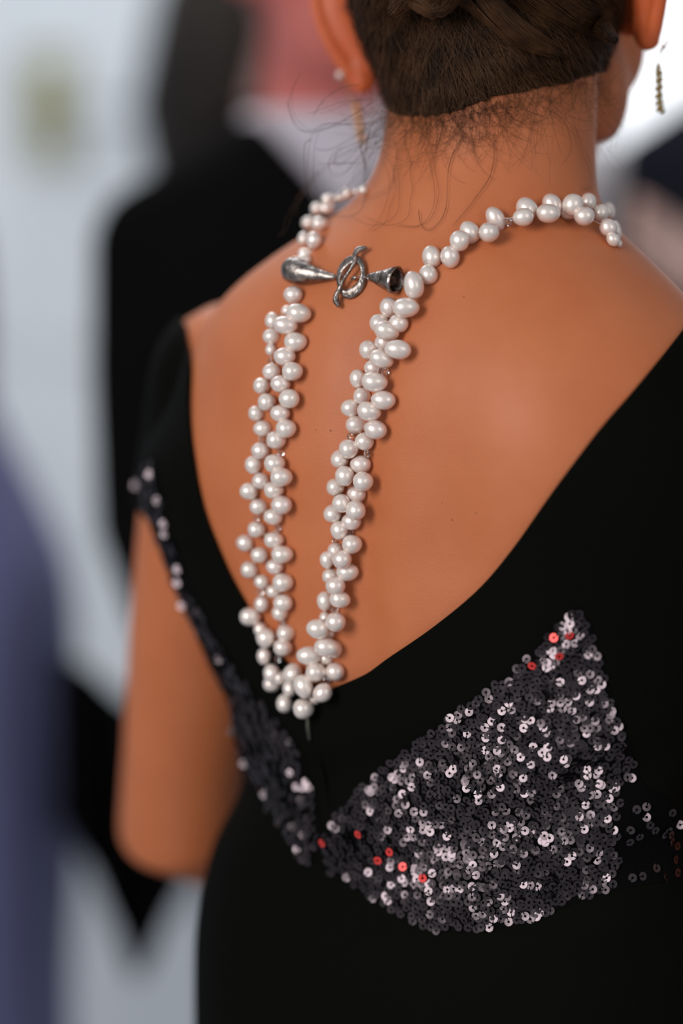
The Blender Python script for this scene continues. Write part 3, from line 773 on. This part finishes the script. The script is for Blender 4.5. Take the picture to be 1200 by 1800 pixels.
# short flyaway hairs on the nape
for i in range(620):
    if i < 330: x = RNG.normal(770, 70); y = 196 + RNG.normal(0, 9) - max(0, x - 800) * .28
    elif i < 520: x = RNG.uniform(850, 1075); y = 178 - (x - 850) * .22 + RNG.normal(0, 12)
    else: x = RNG.uniform(645, 700); y = RNG.uniform(150, 215)
    h = surf(x, y, (body_bvh, cap_bvh))
    if h is None: continue
    ang = R(-90 + RNG.normal(0 if x > 700 else -25, 28)); curl = RNG.normal(0, .17); L = abs(RNG.normal(.0018, .0008)) + .0006
    n = 12; pts = [h[0] + h[1].normalized() * .0006]; lift = RNG.uniform(.0004, .0022)
    for k in range(n):
        ang += curl + RNG.normal(0, .06); cur = pts[-1] + RT * L * math.cos(ang) + UP * L * math.sin(ang)
        q = body_bvh.find_nearest(cur)
        if (cur - q[0]).length < .0012 or (cur - q[0]).dot(q[1]) < lift: cur = q[0] + q[1].normalized() * lift * (1 + .12 * k)
        pts.append(cur)
    strand(pts, .000085, .00005)
# long loose hairs standing away at the left of the neck and on the back
LOOSE = [[(655, 180), (600, 215), (545, 235), (512, 205), (508, 170), (525, 130)], [(650, 205), (610, 218), (560, 228), (545, 245), (540, 300), (545, 340)], [(665, 215), (620, 220), (570, 218), (548, 232), (520, 225), (505, 180)],
         [(665, 240), (600, 262), (585, 285), (600, 290), (640, 250), (655, 215)], [(650, 225), (640, 280), (645, 330), (640, 370), (610, 385), (560, 372)], [(548, 245), (535, 255), (536, 300), (540, 330), (548, 350)],
         [(560, 300), (545, 325), (520, 360), (505, 400), (495, 415)], [(660, 250), (685, 300), (688, 340), (670, 390), (650, 410)], [(700, 250), (705, 330), (700, 380), (660, 400), (620, 385)], [(655, 215), (620, 240), (580, 262), (552, 262)],
         [(665, 205), (640, 235), (635, 270), (645, 300), (660, 330)], [(720, 230), (700, 280), (690, 330), (650, 350), (600, 360)], [(640, 175), (600, 180), (560, 195), (540, 200)], [(632, 150), (600, 155), (570, 175), (555, 195), (550, 205)],
         [(650, 250), (600, 275), (560, 310), (530, 350), (520, 380)], [(745, 235), (760, 300), (765, 360), (740, 400), (700, 400)], [(820, 230), (790, 290), (785, 370), (760, 405), (742, 398), (738, 370)], [(870, 230), (865, 300), (835, 350), (800, 395)],
         [(660, 230), (630, 300), (610, 330), (580, 352)], [(1060, 160), (1080, 200), (1090, 215), (1080, 260)], [(950, 190), (985, 210), (1000, 260), (985, 290)], [(1030, 100), (1060, 130), (1070, 170)], [(1000, 230), (1030, 300), (1035, 330), (1015, 335)],
         [(640, 215), (630, 250), (640, 285), (636, 318)], [(560, 288), (575, 288), (610, 288), (625, 286)], [(690, 235), (640, 262), (610, 300), (585, 305), (578, 280), (600, 255)]]
for L_ in LOOSE:
    for rep_ in range(2):
        j = RNG.normal(0, 5 * rep_, 2); pts = []
        for x, y in spline(L_, 30):
            h = surf(x + j[0] * (1 + (y % 50) / 50), y + j[1])
            if h is not None and h[0].y < .20: p = h[0] + h[1].normalized() * .002
            else: p = P(x + j[0] * (1 + (y % 50) / 50), y + j[1], .075)
            pts.append(p)
        for _ in range(3): pts = [pts[0]] + [(pts[i - 1] + pts[i] * 2 + pts[i + 1]) / 4 for i in range(1, len(pts) - 1)] + [pts[-1]]
        strand(pts, .00011, .00007)
flush('loose_hairs', M['hair'], hair)

# ------------------------------------------------------------------ earrings
def earring(name, lob, spx, drop, label, gm, stud_r):
    Yd = lob.y; e = empty('earring', lob, label, 'earring')
    c = P(*spx, Yd - .004)
    mb = MB(); mb.ell(c, stud_r, stud_r, stud_r, n=16, m=12); child('stud', mb.mesh(), M['pearl'][0], e)
    pts = [P(x, y, Yd - .002) for x, y in drop]
    mb = MB(); mb.tube([c, (c + pts[0]) / 2 + Vector((0, .001, 0)), pts[0]], [.0004] * 3, 6); child('link', mb.mesh(), gm, e)
    mb = MB(); s_ = spline([list(p) for p in pts], 22)
    for k in range(21):       # leaf-like granulated segments
        a, b = Vector(s_[k]), Vector(s_[k + 1]); r_ = .0020 * (1 + .35 * math.sin(k * 2.1)) * (1 if k > 1 else .6)
        mb.ell((a + b) / 2 + Vector((math.sin(k * 2.3), math.cos(k * 2.3), 0)) * .0007, r_, r_ * .8, (b - a).length * .9, n=10, m=8)
    child('drop', mb.mesh(), gm, e); return e
e1 = earring('earring', lobeL, (598, 132), [(624, 182), (629, 205), (633, 228), (637, 252)], 'gold drop earring with a small pearl stud in the left ear', M['gold'], .0024)
e2 = earring('earring', lobeR, (1166, 82), [(1156, 112), (1158, 140), (1158, 172), (1161, 198)], 'dull gold leafy drop earring in the right ear', M['gold_dark'], .0018)
for x, y in ((1172, 74), (1177, 66), (1161, 90)):
    mb = MB(); mb.ell(P(x, y, lobeR.y - .003), .0012, .0012, .0012, n=10, m=8); child('bead', mb.mesh(), M['pearl'][0], e2)

# ------------------------------------------------------------------ guests behind
M['face'] = mat('ruddy_skin', srgb(200, 112, 104), 0.55, var=srgb(176, 84, 78), vscale=9, sss=.15)
M['hand_skin'] = mat('pale_skin', srgb(212, 178, 168), 0.55, var=srgb(200, 160, 150), vscale=12)
M['suit'] = mat('black_wool', (0.0042, 0.004, 0.004, 1), 0.9, bump=.3, bscale=300, Specular_IOR_Level=0.02)
M['navy'] = mat('navy_wool', (0.012, 0.013, 0.019, 1), 0.9, bump=.3, bscale=300, Specular_IOR_Level=0.02)
M['shirt'] = mat('white_cotton', srgb(205, 198, 206), 0.8, var=srgb(192, 186, 198), vscale=14)
M['grey_shirt'] = mat('pale_grey_cotton', srgb(205, 200, 202), 0.8, var=srgb(192, 186, 190), vscale=14)
M['lavender'] = mat('lavender_satin', srgb(128, 130, 178), 0.5, var=srgb(116, 118, 162), vscale=3, Specular_IOR_Level=0.3)
M['darkhair'] = mat('dark_brown_hair', srgb(52, 42, 34), 0.6, var=srgb(38, 30, 24), vscale=30)
M['greyhair'] = mat('grey_hair', srgb(150, 140, 136), 0.7, var=srgb(120, 112, 108), vscale=30)
M['leather'] = mat('black_leather', (0.01, 0.01, 0.01, 1), 0.4)
def guest(loc, face_deg, h, outfit, skin, hairm, label, build=1.0, skirt=None, arms=None, group=None, long_hair=False, shirt=None, sleeve=None, stance=0):
    """a standing guest, facing along face_deg (0 = away from the camera, 180 = towards it)"""
    a = R(face_deg); lx = Vector((math.cos(a), -math.sin(a), 0)); fx = Vector((math.sin(a), math.cos(a), 0)); k = h / 1.75
    o_ = Vector(loc)
    def G(l, f, z): return o_ + (lx * l + fx * f + Vector((0, 0, z))) * k
    def rings(sec, infl, n=36, m=30):
        out = []
        for z, w_, d_, cf in spline(sec, m):
            out.append([G((w_ + infl) * math.cos(t_) * build, cf + (d_ + infl) * math.sin(t_), z) for t_ in [2 * math.pi * q / n for q in range(n)]])
        return out
    tor = [(0.90, .165, .12, 0), (1.0, .150, .115, 0), (1.10, .145, .11, 0), (1.22, .165, .12, 0), (1.34, .185, .115, 0), (1.42, .170, .095, 0), (1.46, .115, .075, 0), (1.49, .065, .062, 0)]
    p = empty('person', G(0, 0, 0), label, 'person', group)
    arms = arms or [[(-.19, 0, 1.40), (-.24, .0, 1.13), (-.22, .08, .88)], [(.19, 0, 1.40), (.24, .0, 1.13), (.22, .08, .88)]]
    b = MB(); hc = G(0, .03, 1.645)
    rot = Matrix((lx, fx, Vector((0, 0, 1)))).transposed()
    b.ell(hc, .075 * k, .095 * k, .105 * k, rot); b.ell(G(0, .055, 1.57), .055 * k, .058 * k, .062 * k, rot); b.ell(G(0, .13, 1.62), .014 * k, .018 * k, .022 * k, rot, 12, 8)
    b.ell(G(0, .112, 1.575), .026 * k, .010 * k, .012 * k, rot, 12, 8)
    b.tube([G(0, 0, 1.42), G(0, .01, 1.52), G(0, .02, 1.58)], [.062 * k, .058 * k, .056 * k], 20)
    for s_ in (-1, 1): b.ell(G(s_ * .080, .02, 1.625), .010 * k, .020 * k, .033 * k, rot, 12, 10)
    child('body', remesh(b, .006, 4), skin, p)
    for ar in arms:
        b = MB(); w0 = G(*ar[2]); d = (w0 - G(*ar[1])).normalized(); sd = d.cross(lx).normalized()
        b.tube([lerp(G(*ar[1]), w0, .6), w0], [.034 * k, .027 * k], 14)
        b.tube([w0, w0 + d * .03 * k, w0 + d * .085 * k], [.026 * k, .036 * k, .034 * k], 14, flat=.5, flat_dir=lx)
        for i in range(4):
            q = w0 + d * .085 * k + sd * (i - 1.5) * .019 * k; b.tube([q, q + d * .04 * k, q + d * .07 * k + fx * .01], [.0095 * k, .009 * k, .0075 * k], 8)
        q = w0 + d * .02 * k + sd * .03 * k; b.tube([q, q + sd * .025 * k + d * .03 * k, q + sd * .028 * k + d * .06 * k], [.011 * k, .010 * k, .008 * k], 8)
        child('hand', remesh(b, .004, 3), M['hand_skin'], p)
    hb = MB(); hb.ell(G(0, .012, 1.675), .084 * k, .102 * k, .098 * k, rot); hv2, ht = arrays(hb.mesh())
    hf_ = (hv2 - np.array(G(0, 0, 1.66))) @ np.array(fx); hz = hv2[:, 2] - G(0, 0, 1.66).z
    V_, F_ = clip(hv2, ht, np.minimum(hz + .07 * k - np.maximum(hf_, -.05) * 1.1, 1))
    child('hair', mesh(V_, F_), hairm, p)
    if long_hair:
        lb = MB(); lb.tube([G(0, -.03, 1.70), G(0, -.06, 1.60), G(0, -.09, 1.48), G(0, -.10, 1.36)], [.080 * k, .088 * k, .085 * k, .05 * k], 20, flat=1); child('long_hair', lb.mesh(), hairm, p)
    j = MB(); j.rings(rings(tor, .012))
    for ar in arms:
        jj = MB() if sleeve else j
        jj.tube([G(*ar[0]), lerp(G(*ar[0]), G(*ar[1]), .5), G(*ar[1]), lerp(G(*ar[1]), G(*ar[2]), .55), lerp(G(*ar[1]), G(*ar[2]), .93)], [.062 * k, .060 * k, .052 * k, .046 * k, .040 * k], 18)
        if sleeve: child('sleeve', jj.mesh(), sleeve, p)
    if skirt:
        j.rings(rings(skirt, 0)); child('dress', remesh(j, .010, 6), outfit, p)
    else:
        jm = remesh(j, .008, 6)
        if shirt:
            jv, jt = arrays(jm); d_ = jv - np.array(o_); l_ = np.abs(d_ @ np.array(lx)) / k; f_ = d_ @ np.array(fx); z_ = d_[:, 2] / k
            fc = np.where(f_ > 0, l_ - np.clip((z_ - 1.40) * .78, 0, .2) , 1.0)
            V_, F_ = clip(jv, jt, fc); jo = child('jacket', mesh(V_, F_), outfit, p)
            so = jo.modifiers.new('thick', 'SOLIDIFY'); so.thickness = .006; so.offset = -1
            sh = MB(); sh.rings(rings(tor[:-1] + [(1.475, .085, .068, .0), (1.495, .070, .068, .006)], .004)); child('shirt', sh.mesh(), shirt, p)
            for i in range(3): child('button', (lambda m_: (m_.ell(G(0, .128, 1.42 + i * .02), .006, .006, .006, n=10, m=6), m_.mesh())[1])(MB()), M['shirt'], p)
        else: child('jacket', jm, outfit, p)
        for s_ in (-1, 1):
            t_ = MB(); t_.tube([G(stance + s_ * .078, 0, .93), G(stance + s_ * .08, 0, .5), G(stance + s_ * .085, 0, .08)], [.088 * k, .070 * k, .058 * k], 20, round_end=False); child('trouser_leg', t_.mesh(), outfit, p)
    for s_ in (-1, 1):
        t_ = MB(); t_.ell(G(stance + s_ * .09, .06, .04), .048 * k, .14 * k, .04 * k, rot, 18, 12); child('shoe', t_.mesh(), M['leather'], p)
    return p, G
# man in a black suit turned towards us, behind the woman's left shoulder
pm = P(572, 100, 0.86)
guest((pm.x, 0.86, 0), 170, 1.70, M['suit'], M['face'], M['greyhair'], 'ruddy-faced man in a black suit and open white shirt behind the left shoulder', .98, shirt=M['shirt'],
      arms=[[(-.15, 0, 1.38), (-.17, .0, 1.13), (-.15, .08, .88)], [(.150, 0, 1.375), (.158, -.02, 1.12), (.12, .14, .98)]], stance=-.075)
# dark haired guest further back
pd = P(475, 60, 1.75)
guest((pd.x, 1.75, 0), 95, 1.74, M['suit'], M['hand_skin'], M['darkhair'], 'guest with long dark brown hair seen in part behind the man in the black suit', .8, long_hair=True,
      arms=[[(-.13, 0, 1.38), (-.15, .0, 1.13), (-.13, .03, .88)], [(.13, 0, 1.38), (.15, .0, 1.13), (.13, .03, .88)]])
# guest in a lavender dress at the left edge
pg = P(-252, 900, 1.08)
guest((pg.x, 1.08, 0), 60, 1.72, M['lavender'], M['hand_skin'], M['darkhair'], 'guest in a lavender blue satin gown with a full skirt at the left edge', .9,
      skirt=[(.02, .24, .24, 0), (.4, .215, .215, 0), (.6, .212, .212, 0), (.75, .222, .222, 0), (.95, .224, .222, 0), (1.03, .216, .214, 0), (1.09, .195, .19, 0), (1.17, .16, .15, 0), (1.24, .13, .12, 0)],
      arms=[[(-.15, 0, 1.38), (-.16, -.04, 1.13), (-.12, -.02, .95)], [(.15, 0, 1.38), (.16, -.04, 1.13), (.13, .0, 1.0)]])
# guest in a dark waistcoat over a grey shirt at the right edge
pr = P(1345, 300, 1.25)
guest((pr.x, 1.25, 0), 190, 1.745, M['navy'], M['face'], M['greyhair'], 'guest in a navy waistcoat over a pale grey shirt at the right edge', .9, sleeve=M['grey_shirt'],
      arms=[[(-.15, 0, 1.38), (-.17, .06, 1.13), (.02, .26, 1.28)], [(.165, 0, 1.375), (.225, .02, 1.16), (.16, .14, 1.02)]])
# black shawl hanging in folds to a point beside the lavender gown
sh = MB(); V_ = []; F_ = []
top = [(96, 1150), (150, 1168), (215, 1225), (290, 1285), (370, 1400)]; bot = [(100, 1440), (150, 1520), (200, 1630), (242, 1722), (300, 1610), (352, 1520)]
tp = spline(top, 41); bt = spline(bot, 41)
for side in (0, 1):
    for i in range(41):
        for j in range(21):
            u_ = j / 20; x = tp[i][0] * (1 - u_) + bt[i][0] * u_; y = tp[i][1] * (1 - u_) + bt[i][1] * u_
            V_.append(P(x, y, 0.97 + .018 * math.sin(i * .75 + .6 * u_) * (.4 + u_) + (.03 if side else 0)))
for i in range(40):
    for j in range(20):
        a_ = i * 21 + j; F_.append((a_, a_ + 21, a_ + 22, a_ + 1)); b_ = a_ + 861; F_.append((b_, b_ + 1, b_ + 22, b_ + 21))
for i in range(40):
    for j in (0, 20): a_ = i * 21 + j; q = (a_, a_ + 861, a_ + 882, a_ + 21); F_.append(q)
for j in range(20):
    for i in (0, 40): a_ = i * 21 + j; F_.append((a_, a_ + 1, a_ + 862, a_ + 861))
so = link('shawl', mesh(V_, F_), M['suit']); so['label'] = 'black shawl hanging to a point between the lavender gown and the bent elbow'; so['category'] = 'shawl'

# small moles on the back
M['mole'] = mat('mole', (0.16, 0.045, 0.02, 1), 0.6)
for x, y, r_ in ((581, 757, 1.6), (556, 756, 1.2), (795, 914, 1.6), (836, 902, 1.4), (777, 884, 1.0), (815, 522, 1.2)):
    h = surf(x, y, (body_bvh,)); mb = MB(); mb.ell(h[0], r_ * .0003, r_ * .00018, r_ * .0003, n=10, m=6); child('mole', mb.mesh(), M['mole'], woman)
